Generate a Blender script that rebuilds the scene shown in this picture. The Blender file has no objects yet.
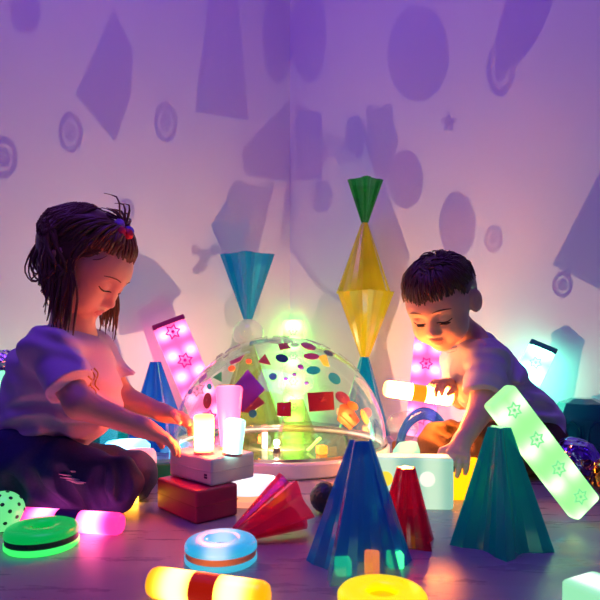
import bpy, bmesh, math, random
import numpy as np
from mathutils import Vector, Matrix
random.seed(7); rng = np.random.default_rng(7)
sc = bpy.context.scene
COL = sc.collection
F, HZ, CH = 560.0, 350.0, 0.30          # focal length (px), horizon row, camera height (m)

# ------------------------------------------------------------------ camera, world, lights, exposure
cd = bpy.data.cameras.new('camera'); cam = bpy.data.objects.new('camera', cd); COL.objects.link(cam)
cam.location = (0, 0, CH); cam.rotation_euler = (math.pi/2, 0, 0)
cd.sensor_width = 36; cd.lens = F/600*36; cd.shift_y = (HZ-300)/600; cd.clip_start = .02
cd.dof.use_dof = True; cd.dof.focus_distance = 1.15; cd.dof.aperture_fstop = 7.0
sc.camera = cam
sc.view_settings.view_transform = 'Standard'; sc.view_settings.look = 'None'
sc.view_settings.exposure = 0.0; sc.view_settings.gamma = 1; sc.view_settings.use_curve_mapping = False
try: sc.cycles.use_denoising = True
except Exception: pass
sc.cycles.max_bounces = 10; sc.cycles.transparent_max_bounces = 24
sc.cycles.sample_clamp_indirect = 4.0
w = bpy.data.worlds.new('world'); sc.world = w; w.use_nodes = True
w.node_tree.nodes['Background'].inputs['Color'].default_value = (.085, .026, .30, 1)
w.node_tree.nodes['Background'].inputs['Strength'].default_value = .31

def lamp(name, kind, loc, energy, color, size=None, target=None, radius=None, size_y=None):
    d = bpy.data.lights.new(name, kind); d.energy = energy; d.color = color
    o = bpy.data.objects.new(name, d); COL.objects.link(o); o.location = loc
    if size: d.size = size
    if size_y: d.shape = 'RECTANGLE'; d.size_y = size_y
    if radius is not None: d.shadow_soft_size = radius
    if target is not None:
        o.rotation_euler = (Vector(target)-Vector(loc)).to_track_quat('-Z', 'Y').to_euler()
    return o
BULB = Vector((-.060, 1.44, .062))
lamp('violet_ceiling_lamp', 'AREA', (-.32, .75, 2.5), 18, (.26, .07, 1.0), size=1.2, target=(-.1, 1.4, .3))
bulb_light = lamp('dome_bulb_light', 'SPOT', BULB, 25.0, (1, .63, .38), radius=.0009, target=BULB+Vector((.01, .86, .51)))
bulb_light.data.spot_size = math.radians(166); bulb_light.data.spot_blend = .12
lamp('dome_bulb_glint', 'POINT', BULB, 2.0, (1, .62, .40), radius=.006)

# ------------------------------------------------------------------ helpers
def P(px, py, Y): return Vector(((px-300)/F*Y, Y, CH-(py-HZ)/F*Y))
def npP(px, py, Y): return np.array(P(px, py, Y))
def thing(name, label, cat, loc=(0, 0, 0), rot=(0, 0, 0), group=None):
    o = bpy.data.objects.new(name, None); COL.objects.link(o); o.empty_display_size = .02
    o.location = loc; o.rotation_euler = rot
    return tag(o, label, cat, group)
def tag(o, label, cat, group=None):
    o['label'] = label; o['category'] = cat
    if group: o['group'] = group
    return o
def link_mesh(name, me, m, parent=None, smooth=False):
    o = bpy.data.objects.new(name, me); COL.objects.link(o)
    for x in (m if isinstance(m, (list, tuple)) else [m]): me.materials.append(x)
    if parent: o.parent = parent
    if smooth: me.polygons.foreach_set('use_smooth', [True]*len(me.polygons))
    return o
def obj(name, vf, m, parent=None, smooth=False, solid=None, bevel=None):
    me = bpy.data.meshes.new(name)
    if isinstance(vf, bmesh.types.BMesh):
        bmesh.ops.recalc_face_normals(vf, faces=vf.faces); vf.to_mesh(me); vf.free()
    else:
        v, f = vf
        me.from_pydata([tuple(map(float, a)) for a in v], [], [tuple(map(int, a)) for a in f])
    me.update()
    o = link_mesh(name, me, m, parent, smooth)
    if solid:
        md = o.modifiers.new('thick', 'SOLIDIFY'); md.thickness = solid; md.offset = -1
    if bevel:
        md = o.modifiers.new('bevel', 'BEVEL'); md.width = bevel; md.segments = 2; md.limit_method = 'ANGLE'
    return o
def box(sx, sy, sz, c=(0, 0, 0), bev=.004, seg=3):
    bm = bmesh.new(); bmesh.ops.create_cube(bm, size=1)
    for v in bm.verts: v.co = Vector((v.co.x*sx+c[0], v.co.y*sy+c[1], v.co.z*sz+c[2]))
    if bev: bmesh.ops.bevel(bm, geom=bm.edges[:], offset=bev, segments=seg, affect='EDGES', profile=.5)
    return bm
def sphere(r, c=(0, 0, 0), sub=3, sc_=(1, 1, 1)):
    bm = bmesh.new(); bmesh.ops.create_icosphere(bm, subdivisions=sub, radius=r)
    for v in bm.verts: v.co = Vector((v.co.x*sc_[0]+c[0], v.co.y*sc_[1]+c[1], v.co.z*sc_[2]+c[2]))
    return bm
def lathe(prof, n=48, closed=False, axis='z'):
    vs, fs = [], []
    m = len(prof)
    for i in range(n):
        a = 2*math.pi*i/n
        for r, z in prof:
            p = (r*math.cos(a), r*math.sin(a), z)
            vs.append(p if axis == 'z' else (p[2], p[0], p[1]))
    for i in range(n):
        j = (i+1) % n
        for k in range(m if closed else m-1):
            l = (k+1) % m
            fs.append((i*m+k, j*m+k, j*m+l, i*m+l))
    bm = bmesh.new()
    bv = [bm.verts.new(v) for v in vs]
    for f in fs:
        try: bm.faces.new([bv[x] for x in f])
        except Exception: pass
    bmesh.ops.remove_doubles(bm, verts=bm.verts[:], dist=1e-5)
    return bm
def prism(poly, z0, z1, hole=None):
    bm = bmesh.new(); n = len(poly)
    def ring(p, z): return [bm.verts.new((x, y, z)) for x, y in p]
    a, b = ring(poly, z0), ring(poly, z1)
    for i in range(n): bm.faces.new((a[i], a[(i+1) % n], b[(i+1) % n], b[i]))
    if hole:
        c, d = ring(hole, z0), ring(hole, z1)
        for i in range(n):
            j = (i+1) % n
            bm.faces.new((c[i], d[i], d[j], c[j])); bm.faces.new((b[i], b[j], d[j], d[i])); bm.faces.new((a[i], c[i], c[j], a[j]))
    else:
        bm.faces.new(a[::-1]); bm.faces.new(b)
    return bm
def star_poly(n, ro, ri, rot=0):
    return [((ro if i % 2 == 0 else ri)*math.cos(rot+math.pi*i/n), (ro if i % 2 == 0 else ri)*math.sin(rot+math.pi*i/n)) for i in range(2*n)]
def tube(pts, rad, n=8, flat=1.0):
    pts = np.asarray(pts, float); m = len(pts)
    rad = np.broadcast_to(np.asarray(rad, float), (m,))
    t = np.gradient(pts, axis=0); t /= np.linalg.norm(t, axis=1)[:, None]+1e-12
    ref = np.array([.31, .27, .91])
    u = np.cross(t, ref); u /= np.linalg.norm(u, axis=1)[:, None]+1e-9
    v = np.cross(t, u)
    a = np.linspace(0, 2*np.pi, n, endpoint=False)
    V = pts[:, None]+rad[:, None, None]*(np.cos(a)[None, :, None]*u[:, None]+flat*np.sin(a)[None, :, None]*v[:, None])
    V = V.reshape(-1, 3)
    Fc = [(i*n+k, i*n+(k+1) % n, (i+1)*n+(k+1) % n, (i+1)*n+k) for i in range(m-1) for k in range(n)]
    Fc += [tuple(range(n))[::-1], tuple((m-1)*n+k for k in range(n))]
    return V, Fc
def merge(parts):
    V, Fc, off = [], [], 0
    for v, f in parts:
        V.append(np.asarray(v)); Fc += [tuple(x+off for x in q) for q in f]; off += len(v)
    return np.concatenate(V), Fc
def spline(ctrl, n=12):
    c = np.asarray(ctrl, float); c = np.vstack([2*c[0]-c[1], c, 2*c[-1]-c[-2]])
    out = []
    segs = len(c)-3
    for u in np.linspace(0, segs-1e-6, n):
        i = int(u); t = u-i; p0, p1, p2, p3 = c[i:i+4]
        out.append(.5*((2*p1)+(-p0+p2)*t+(2*p0-5*p1+4*p2-p3)*t*t+(-p0+3*p1-3*p2+p3)*t**3))
    return np.array(out)

# ------------------------------------------------------------------ materials
class NT:
    def __init__(s, name):
        s.m = bpy.data.materials.new(name); s.m.use_nodes = True; s.t = s.m.node_tree
        s.t.nodes.clear(); s.out = s.t.nodes.new('ShaderNodeOutputMaterial')
    def n(s, ty, ins={}, **kw):
        nd = s.t.nodes.new(ty)
        for k, v in kw.items(): setattr(nd, k, v)
        for k, v in ins.items():
            if hasattr(v, 'is_linked') or hasattr(v, 'links'): s.t.links.new(v, nd.inputs[k])
            else: nd.inputs[k].default_value = v
        return nd
    def math(s, op, a, b=0.0, c=0.0):
        return s.n('ShaderNodeMath', {0: a, 1: b, 2: c}, operation=op).outputs[0]
    def mix(s, f, a, b):
        nd = s.n('ShaderNodeMix', {0: f}, data_type='RGBA')
        for k, v in ((6, a), (7, b)):
            if hasattr(v, 'links'): s.t.links.new(v, nd.inputs[k])
            else: nd.inputs[k].default_value = v
        return nd.outputs[2]
    def refl(s, f0=.04):
        fc = s.n('ShaderNodeLayerWeight', {0: .5}).outputs['Facing']
        return s.math('MULTIPLY_ADD', s.math('POWER', fc, 5.0), 1-f0, f0)
    def done(s, sh): s.t.links.new(sh, s.out.inputs[0]); return s.m
def c4(c, k=1): return (min(1, c[0]*k), min(1, c[1]*k), min(1, c[2]*k), 1)
def plastic(name, col, rough=.4, metal=0, scale=30, var=.12, bump=0, sub=0, sheen=0):
    t = NT(name)
    co = t.n('ShaderNodeTexCoord').outputs['Object']
    nz = t.n('ShaderNodeTexNoise', {'Vector': co, 'Scale': scale, 'Detail': 3.0}).outputs[0]
    col_ = t.mix(nz, c4(col, 1-var), c4(col, 1+var))
    p = t.n('ShaderNodeBsdfPrincipled', {'Base Color': col_, 'Roughness': rough, 'Metallic': metal})
    if sheen: p.inputs['Sheen Weight'].default_value = sheen
    if bump:
        b = t.n('ShaderNodeBump', {'Height': nz, 'Strength': bump, 'Distance': .002}); t.t.links.new(b.outputs[0], p.inputs['Normal'])
    return t.done(p.outputs[0])
def clear(name, tint, body, mixf=.4, rough=.12, scale=40, trl=.5, wall=True):
    """translucent coloured plastic: light passes tinted, the rest is a glossy and back-lit body"""
    t = NT(name)
    if wall: tint = tuple(max(c, .02)**.65 for c in tint); mixf *= .62      # a wall has two faces, a cone two walls
    co = t.n('ShaderNodeTexCoord').outputs['Object']
    nz = t.n('ShaderNodeTexNoise', {'Vector': co, 'Scale': scale, 'Detail': 2.0}).outputs[0]
    tr = t.n('ShaderNodeBsdfTransparent', {'Color': t.mix(nz, c4(tint, .85), c4(tint, 1.1))}).outputs[0]
    bd = t.n('ShaderNodeBsdfPrincipled', {'Base Color': c4(body), 'Roughness': rough}).outputs[0]
    tl = t.n('ShaderNodeBsdfTranslucent', {'Color': c4(body)}).outputs[0]
    b2 = t.n('ShaderNodeMixShader', {0: trl, 1: bd, 2: tl}).outputs[0]
    m1 = t.n('ShaderNodeMixShader', {0: mixf, 1: tr, 2: b2}).outputs[0]
    gl = t.n('ShaderNodeBsdfGlossy', {'Color': (1, 1, 1, 1), 'Roughness': rough}).outputs[0]
    fr = t.refl(.045)
    return t.done(t.n('ShaderNodeMixShader', {0: fr, 1: m1, 2: gl}).outputs[0])
def glassy(name, tint=(1, 1, 1), refl=1.0, body=(1, 1, 1), haze=.03):
    t = NT(name)
    tr = t.n('ShaderNodeBsdfTransparent', {'Color': c4(tint)}).outputs[0]
    gl = t.n('ShaderNodeBsdfGlossy', {'Color': (1, 1, 1, 1), 'Roughness': .04}).outputs[0]
    fr = t.refl(.035)
    a = t.n('ShaderNodeMixShader', {0: t.math('MULTIPLY', fr, refl), 1: tr, 2: gl}).outputs[0]
    di = t.n('ShaderNodeBsdfPrincipled', {'Base Color': c4(body), 'Roughness': .2}).outputs[0]
    return t.done(t.n('ShaderNodeMixShader', {0: haze, 1: a, 2: di}).outputs[0])
def glow(name, col, s, hot=None, hs=0., spots=None, cover=.25):
    """a lamp's plastic cover that gives off light; spots = (axis, centre, spread[, period, second axis, offset, spread]) mark the LEDs inside"""
    t = NT(name)
    g = t.n('ShaderNodeSeparateXYZ', {0: t.n('ShaderNodeTexCoord').outputs['Object']})
    ec, es = c4(col), s
    if spots:
        ax, cen, sp = spots[:3]
        if len(spots) > 3:
            per, ax2, off, sp2 = spots[3:]
            a = t.math('PINGPONG', t.math('ADD', g.outputs[ax], 10*per+cen), per/2)
            b = t.math('SUBTRACT', t.math('ABSOLUTE', g.outputs[ax2]), off)
            d = t.math('ADD', t.math('POWER', t.math('DIVIDE', a, sp), 2.0), t.math('POWER', t.math('DIVIDE', b, sp2), 2.0))
        else:
            b = t.math('SUBTRACT', t.math('ABSOLUTE', g.outputs[ax]), cen)
            d = t.math('POWER', t.math('ABSOLUTE', t.math('DIVIDE', b, sp)), 3.0)
        h = t.math('POWER', 2.718, t.math('MULTIPLY', d, -1.0))
        ec = t.mix(h, c4(col), c4(hot)); es = t.math('MULTIPLY_ADD', h, hs, s)
    em = t.n('ShaderNodeEmission', {'Color': ec, 'Strength': es}).outputs[0]
    bd = t.n('ShaderNodeBsdfPrincipled', {'Base Color': c4(col, .6), 'Roughness': .3}).outputs[0]
    return t.done(t.n('ShaderNodeAddShader', {0: em, 1: bd}).outputs[0])
def foil(name, col):
    t = NT(name)
    co = t.n('ShaderNodeTexCoord').outputs['Object']
    vo = t.n('ShaderNodeTexVoronoi', {'Vector': co, 'Scale': 60.0}).outputs['Distance']
    p = t.n('ShaderNodeBsdfPrincipled', {'Base Color': c4(col), 'Metallic': 1.0, 'Roughness': .16})
    b = t.n('ShaderNodeBump', {'Height': vo, 'Strength': .7, 'Distance': .01}); t.t.links.new(b.outputs[0], p.inputs['Normal'])
    return t.done(p.outputs[0])
def wall_mat():
    t = NT('white_paint')
    co = t.n('ShaderNodeTexCoord').outputs['Object']
    nz = t.n('ShaderNodeTexNoise', {'Vector': co, 'Scale': 3.0, 'Detail': 6.0}).outputs[0]
    n2 = t.n('ShaderNodeTexNoise', {'Vector': co, 'Scale': 220.0}).outputs[0]
    p = t.n('ShaderNodeBsdfPrincipled', {'Base Color': t.mix(nz, (.80, .80, .80, 1), (.86, .86, .86, 1)), 'Roughness': .75})
    b = t.n('ShaderNodeBump', {'Height': n2, 'Strength': .05, 'Distance': .001}); t.t.links.new(b.outputs[0], p.inputs['Normal'])
    return t.done(p.outputs[0])
def floor_mat():
    t = NT('pale_laminate')
    co = t.n('ShaderNodeMapping', {0: t.n('ShaderNodeTexCoord').outputs['Object'], 'Rotation': (0, 0, .5), 'Scale': (1.2, 6, 1)}).outputs[0]
    nz = t.n('ShaderNodeTexNoise', {'Vector': co, 'Scale': 5.0, 'Detail': 8.0, 'Roughness': .65}).outputs[0]
    r = t.n('ShaderNodeMapRange', {0: nz, 1: .3, 2: .7, 3: .22, 4: .40}).outputs[0]
    p = t.n('ShaderNodeBsdfPrincipled', {'Base Color': t.mix(nz, (.21, .21, .25, 1), (.42, .41, .46, 1)), 'Roughness': r})
    b = t.n('ShaderNodeBump', {'Height': nz, 'Strength': .12, 'Distance': .002}); t.t.links.new(b.outputs[0], p.inputs['Normal'])
    return t.done(p.outputs[0])

# ------------------------------------------------------------------ setting
YC, XC = 2.45, -.044                                   # the corner of the two white walls
def plane_obj(name, pts, m):
    o = obj(name, (pts, [tuple(range(len(pts)))]), m); o['kind'] = 'structure'; return o
WM = wall_mat(); L_ = 3.2/math.sqrt(2); TH = .06
def wall_block(name, s):
    a = Vector((XC, YC, 0)); b = Vector((XC+s*L_, YC-L_, 0)); n = Vector((s*.7071, .7071, 0))*TH
    base = [a, b, b+n, a+n+Vector((0, TH*.4142*0, 0))]
    pts = [tuple(p) for p in base]+[(p.x, p.y, 2.6) for p in base]
    o = obj(name, (pts, [(0, 1, 2, 3), (4, 5, 6, 7), (0, 1, 5, 4), (1, 2, 6, 5), (2, 3, 7, 6), (3, 0, 4, 7)]), WM); o['kind'] = 'structure'
wall_block('wall_left', -1); wall_block('wall_right', 1)
fl = obj('floor', box(5.2, 4.4, .04, (0, .65, -.02), bev=0), floor_mat()); fl['kind'] = 'structure'
def wall_point(px, py):
    """where the sight line through a pixel meets the walls"""
    r = (px-300)/F
    Y = (XC+YC)/(1+r) if px >= 300+XC/YC*F else (YC-XC)/(1-r)
    return P(px, py, Y)

# ------------------------------------------------------------------ star cones
def pleats(n, inner):
    """unit star outline with a soft fold in each flank"""
    out = []; a = math.pi/n
    for i in range(n):
        for s_, seq in ((1, ((0, 0), (1/3, .055), (2/3, -.015), (1, 0))), (-1, ((2/3, -.015), (1/3, .055)))):
            for u, dr in seq:
                th = u*a; k = math.tan(th); t = k/(inner*math.sin(a)+k*(1-inner*math.cos(a)))
                r = math.hypot(1+t*(inner*math.cos(a)-1), t*inner*math.sin(a))+dr
                g = 2*math.pi*i/n+(th if s_ > 0 else 2*a-th)
                out.append((r*math.cos(g), r*math.sin(g)))
    return out
def star_cone(label, pos, H, R, rt, m, rot=0., group='translucent star cones', flip=False, mat4=None, n=5, inner=.6):
    N = 6
    vs, fs = [], []
    for k in range(N+1):
        t = k/N; r = R+(rt-R)*t
        for x, y in pleats(n, inner): vs.append((x*r, y*r, H*t))
    q = 6*n
    for k in range(N):
        for i in range(q): fs.append((k*q+i, k*q+(i+1) % q, (k+1)*q+(i+1) % q, (k+1)*q+i))
    fs.append(tuple(N*q+i for i in range(q)))
    o = obj('star_cone', (vs, fs), m, solid=.0016, bevel=.0012)
    if mat4 is not None: o.matrix_world = mat4
    else:
        o.location = pos; o.rotation_euler = (math.pi if flip else 0, 0, rot)
        if flip: o.location = (pos[0], pos[1], pos[2]+H)
    return tag(o, label, 'cone', group)
M_blue = clear('blue_plastic', (.32, .74, .97), (.01, .25, .92), .72, trl=.65)
M_teal = clear('teal_plastic', (.14, .80, .78), (.0, .66, .70), .75, trl=.6)
M_red = clear('red_plastic', (1, .12, .25), (.85, .03, .14), .45)
M_pink = clear('crimson_plastic', (1, .18, .38), (.95, .04, .20), .45)
M_yel = clear('yellow_plastic', (1, .95, .25), (1, .90, .01), .85, trl=.6)
M_grn = clear('green_plastic', (.12, .75, .2), (.02, .55, .06), .75, trl=.6)
M_lime = clear('lime_plastic', (.80, .90, .10), (.65, .75, .03), .5)
M_cyan = clear('cyan_plastic', (.08, .75, .92), (.0, .52, .78), .7, trl=.6)

D = math.radians
bc = star_cone('blue translucent star cone in the foreground with small lit cubes inside', (.0843, .774, .0), .176, .080, .0165, M_blue, D(90))
star_cone('small crimson star cone standing just right of the foreground blue cone', (.166, .872, 0), .117, .050, .0155, M_red, D(20))
star_cone('teal green star cone in front of the crouching person, under the mint light bar', (.309, .87, 0), .181, .080, .0185, M_teal, D(42))
star_cone('tall blue star cone on the floor behind the arms of the kneeling person', (-.4456, 1.72, 0), .264, .11, .018, M_blue, D(18))
# small lit cubes inside the foreground cone
for px, py, Y, cl, nm, sz, lb in ((343, 562, .748, (.05, .9, .25), 'green_cube_glow', .021, 'left'), (395, 558, .772, (.05, .9, .25), 'green_cube_glow2', .021, 'right')):
    p = P(px, py, Y)
    o = obj('light_cube', box(sz, sz, sz, (0, 0, sz/2), .003), glow(nm, cl, 2.2)); o.location = (p.x, p.y, .001); o.rotation_euler = (0, 0, .1)
    tag(o, 'small green lit cube inside the blue cone, %s of the orange one' % lb, 'light', 'lit cubes inside the blue cone')
p = P(372, 562, .748)
o = obj('light_cube', box(.020, .018, .030, (0, 0, .015), .003), glow('orange_cube_glow', (1, .07, .0), 12.0)); o.location = (p.x, p.y, .001); o.rotation_euler = (0, 0, -.15)
tag(o, 'small orange lit cube inside the blue cone', 'light', 'lit cubes inside the blue cone')
# crimson cone lying on its side
def lying(label, small, big_dir, H, R, rt, m, roll):
    z = Vector(big_dir).normalized()
    zz = -z                                             # cone local +z runs from the wide end to the narrow end
    x = Vector((0, 0, 1)).cross(zz).normalized(); y = zz.cross(x)
    M = Matrix((x, y, zz)).transposed().to_4x4() @ Matrix.Rotation(roll, 4, 'Z')
    M.translation = Vector(small)+z*H
    pts = [M @ Vector((px, py, 0)) for px, py in star_poly(5, R, R*.6)]+[M @ Vector((px, py, H)) for px, py in star_poly(5, rt, rt*.6)]
    M.translation.z -= min(q.z for q in pts)-.001
    return star_cone(label, None, H, R, rt, m, mat4=M)
lying('crimson star cone lying on its side in front of the clear dome', (-.098, .865, .03), (.80, .42, .36), .112, .054, .014, M_pink, D(54))
# stack behind the dome, right
sx, sy = .2265, 1.96
h1, h2, h3 = .276, .225, .243
star_cone('blue star cone at the bottom of the tall cone stack right of the dome', (sx, sy, 0), h1, .10, .016, M_cyan, D(90), 'tall stack of star cones', inner=.74)
star_cone('yellow star cone standing upside down on the blue cone of the tall stack', (sx, sy, h1), h2, .104, .017, M_yel, D(-90), 'tall stack of star cones', flip=True, inner=.74)
star_cone('yellow star cone standing point up in the middle of the tall stack', (sx, sy, h1+h2), h3, .104, .013, M_yel, D(90), 'tall stack of star cones', inner=.74)
star_cone('small green star cone upside down on top of the tall stack', (sx, sy, h1+h2+h3), .146, .066, .013, M_grn, D(-90), 'tall stack of star cones', flip=True, inner=.74)
# stack behind the dome, left: lime cone, clear ball, cyan cone upside down
lx, ly = -.190, 2.05
star_cone('lime yellow star cone behind the clear dome, carrying a small clear cup', (lx, ly, 0), .32, .14, .022, M_lime, D(90), 'stack of cones behind the dome', inner=.74)
cup = lathe([(.0, .0), (.03, .001), (.05, .014), (.058, .034), (.055, .058), (.040, .080), (.022, .090), (.0, .091)], 40)
o = obj('clear_cup', cup, glassy('clear_acrylic_cup', (.93, .97, .97), 1.2, haze=.14), smooth=True); o.location = (lx, ly, .3205)
tag(o, 'small clear round cup under the upside down blue cone', 'cup', 'stack of cones behind the dome')
star_cone('cyan blue star cone balanced upside down above the clear dome', (lx, ly, .412), .233, .104, .017, M_cyan, D(-90), 'stack of cones behind the dome', flip=True, inner=.74)

# ------------------------------------------------------------------ dome
DC = Vector((-.056, 1.585, .04)); DR = .297
dome = thing('clear_dome', 'large clear acrylic dome with coloured stickers on a white round base', 'dome', (DC.x, DC.y, 0))
loc0 = Vector((DC.x, DC.y, 0))
obj('base', lathe([(DR+.006, .002), (DR+.010, .006), (DR+.010, .034), (DR+.006, .040), (DR-.012, .040), (DR-.012, .030), (0, .030), (0, .002)], 96), plastic('white_rim_plastic', (.82, .84, .86), .3), dome, smooth=False)
obj('mirror_plate', lathe([(0, .0305), (DR-.013, .0305), (DR-.013, .036), (0, .036)], 96), plastic('dark_mirror', (.13, .12, .07), .10, .55), dome)
prof = [(DR*math.cos(a), .04+DR*math.sin(a)) for a in np.linspace(0, math.pi/2, 40)]
obj('dome_shell', lathe(prof, 96), glassy('clear_acrylic', (.955, .985, .975), 1.0, haze=.012), dome, smooth=True, solid=.002)
obj('rim_band', lathe([(DR+.001, .041), (DR+.0035, .041), (DR+.0035, .048), (DR+.001, .048)], 96, closed=True), plastic('rim_band_steel', (.55, .45, .42), .2, .8), dome)
bl = obj('bulb', sphere(.0085, BULB-loc0, 2), None or (lambda t: t.done(t.n('ShaderNodeMixShader', {0: .35, 1: t.n('ShaderNodeBsdfTransparent').outputs[0], 2: t.n('ShaderNodeEmission', {'Color': (1, .85, .6, 1), 'Strength': 30.0}).outputs[0]}).outputs[0]))(NT('bulb_glass')), dome, smooth=True)
obj('bulb_socket', lathe([(0, .036), (.010, .036), (.008, .050), (0, .052)], 20), plastic('socket', (.2, .2, .2), .4), dome).location = (BULB.x-loc0.x, BULB.y-loc0.y, 0)

def sticker(mat_, outline, hole=None, off=.0022):
    """thin curved plate on the dome; outline = unit directions from the dome centre"""
    c = sum(outline, Vector()).normalized(); n = len(outline)
    rings = [[(c*(1-t)+o*t).normalized() for o in outline] for t in (.35, .7, 1.0)]
    if hole: rings = [[(c*(1-t)+o*t).normalized() for o in outline] for t in (hole, (1+hole)/2, 1.0)]
    vs, fs = [], []
    for rr in rings: vs += [DC-loc0+d*(DR+off) for d in rr]
    for k in range(2):
        for i in range(n): j = (i+1) % n; fs.append((k*n+i, k*n+j, (k+1)*n+j, (k+1)*n+i))
    if not hole:
        vs.append(DC-loc0+c*(DR+off)); k = len(vs)-1
        for i in range(n): fs.append((i, (i+1) % n, k))
    return obj('sticker', (vs, fs), mat_, dome, solid=.0014)
def via_bulb(px, py):
    d = wall_point(px, py)-BULB; d.normalize(); oc = BULB-DC
    b = oc.dot(d); t = -b+math.sqrt(b*b-oc.length_squared+(DR+.002)**2)
    return (BULB+d*t-DC).normalized()
def front(px, py):
    """near side of the dome under a pixel"""
    o = Vector((0, 0, CH)); d = P(px, py, 1)-o; d.normalize(); oc = o-DC
    b = oc.dot(d); q = b*b-oc.length_squared+DR*DR
    if q < 0: q = 0
    return (o+d*(-b-math.sqrt(q))-DC).normalized()
def ell(cx, cy, rx, ry, n=20, rot=0):
    return [(cx+rx*math.cos(a)*math.cos(rot)-ry*math.sin(a)*math.sin(rot), cy+rx*math.cos(a)*math.sin(rot)+ry*math.sin(a)*math.cos(rot)) for a in np.linspace(0, 2*math.pi, n, endpoint=False)]
def dense(poly, k=4):
    out = []
    for i in range(len(poly)):
        a, b = poly[i], poly[(i+1) % len(poly)]
        out += [(a[0]+(b[0]-a[0])*t/k, a[1]+(b[1]-a[1])*t/k) for t in range(k)]
    return out
S = {k: clear('sticker_'+k, tint, tint, .75, .3, trl=.35, wall=False) for k, tint in dict(violet=(.42, .10, .5), plum=(.45, .08, .22), red=(.65, .06, .06), rust=(.42, .11, .07), teal=(.03, .42, .45), navy=(.03, .10, .22), orange=(.95, .35, .04), yellow=(.95, .75, .05), green=(.10, .42, .22), rose=(.75, .35, .40)).items()}
Sh = {k: clear('sheet_'+k, tint, tint, .30, .3, trl=.4, wall=False) for k, tint in dict(smoke=(.50, .46, .55), rose=(.60, .45, .5), mint=(.56, .70, .68)).items()}
# stickers on the far side, whose shadows fall on the two walls
for poly, m in (([(115, 12), (133, 50), (131, 95), (115, 143), (76, 95)], 'smoke'), ([(212, -20), (236, -20), (249, 121), (195, 112)], 'smoke'),
                ([(600, 172), (640, 150), (640, 300), (600, 290), (552, 265)], 'mint'), ([(240, 152), (290, 100), (290, 182), (246, 176)], 'rose'),
                ([(296, 105), (322, 115), (322, 178), (296, 182)], 'rose'), ([(112, 300), (136, 252), (158, 262), (182, 292), (150, 330), (120, 335)], 'mint')):
    sticker(Sh[m], [via_bulb(*q) for q in dense(poly)])
for cx, cy, rx, ry, m in ((278, 40, 16, 44, 'smoke'), (309, 35, 17, 49, 'smoke'), (418, 55, 31, 47, 'smoke'), (457, 225, 18, 33, 'smoke'), (322, 197, 11, 16, 'smoke'), (355, 135, 11, 19, 'smoke'),
                          (405, 180, 18, 29, 'smoke'), (26, 14, 15, 20, 'smoke'), (215, 250, 5, 6, 'mint'), (205, 256, 6, 7, 'mint'), (196, 250, 4, 5, 'mint'), (202, 266, 5, 6, 'mint'), (197, 270, 4, 4, 'mint')):
    sticker(Sh[m], [via_bulb(*q) for q in ell(cx, cy, rx, ry)])
for cx, cy, rx, ry in ((500, 70, 14, 27), (493, 239, 9, 13.5), (71, 133, 12, 20), (166, 123, 11.5, 20), (5, 158, 13, 21), (126, 212, 9, 13.5), (562, 285, 10, 13)):
    sticker(Sh['smoke'], [via_bulb(*q) for q in ell(cx, cy, rx, ry)], hole=.68)
    sticker(Sh['smoke'], [via_bulb(*q) for q in ell(cx, cy, rx*.48, ry*.48, 14)])
sticker(Sh['smoke'], [via_bulb(449+x, 122-y*1.3) for x, y in star_poly(5, 8.5, 4, math.pi/2)])
# stickers on the near side
for poly, m in (([(248, 370), (265, 390), (243, 412), (228, 394)], 'violet'), ([(243, 403), (258, 396), (265, 403), (250, 413), (240, 412)], 'rust'), ([(265, 354), (271, 365), (258, 362)], 'rust'),
                ([(230, 362), (245, 355), (240, 362), (231, 365)], 'plum'), ([(278, 344), (287, 343), (291, 348), (280, 350)], 'rust'), ([(307, 393), (333, 392), (334, 410), (309, 412)], 'red'),
                ([(277, 403), (291, 402), (291, 417), (277, 416)], 'red'), ([(344, 409), (351, 407), (359, 421), (353, 427), (340, 415)], 'red'), ([(213, 378), (222, 372), (222, 382)], 'green'),
                ([(199, 380), (207, 373), (207, 377), (200, 384)], 'violet'), ([(340, 405), (350, 402), (356, 424), (350, 430), (337, 420)], 'rust'), ([(318, 357), (326, 355), (329, 367), (324, 366)], 'yellow')):
    sticker(S[m], [front(*q) for q in dense(poly, 3)], off=.0022 if m != 'rust' else .0005)
for cx, cy, rx, ry, rot, m in ((282, 359, 6.5, 4, .2, 'navy'), (313, 371, 7, 4, 0, 'teal'), (334, 379, 7, 4.5, .7, 'teal'), (273, 377, 4, 3.5, 0, 'teal'), (311, 357, 8, 3, .05, 'plum'),
                               (308, 347, 8, 3, .3, 'plum'), (328, 354, 5, 2, .5, 'navy'), (342, 398, 8, 5, .6, 'plum'), (366, 413, 5, 5, .6, 'plum'), (352, 406, 6, 3.6, .6, 'orange'), (364, 417, 3, 8, -.4, 'yellow'),
                               (208, 401, 4, 8, .1, 'red'), (232, 369, 3.6, 2.8, -.4, 'orange'), (249, 362, 3, 2.4, 0, 'orange'), (210, 387, 2.5, 3, 0, 'teal'), (300, 367, 3.2, 2.2, .1, 'violet'), (191, 392, 2, 3, .4, 'violet'), (253, 414, 4, 4, 0, 'teal')):
    sticker(S[m], [front(*q) for q in ell(cx, cy, rx, ry, 16, rot)], off=.0028)

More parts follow.
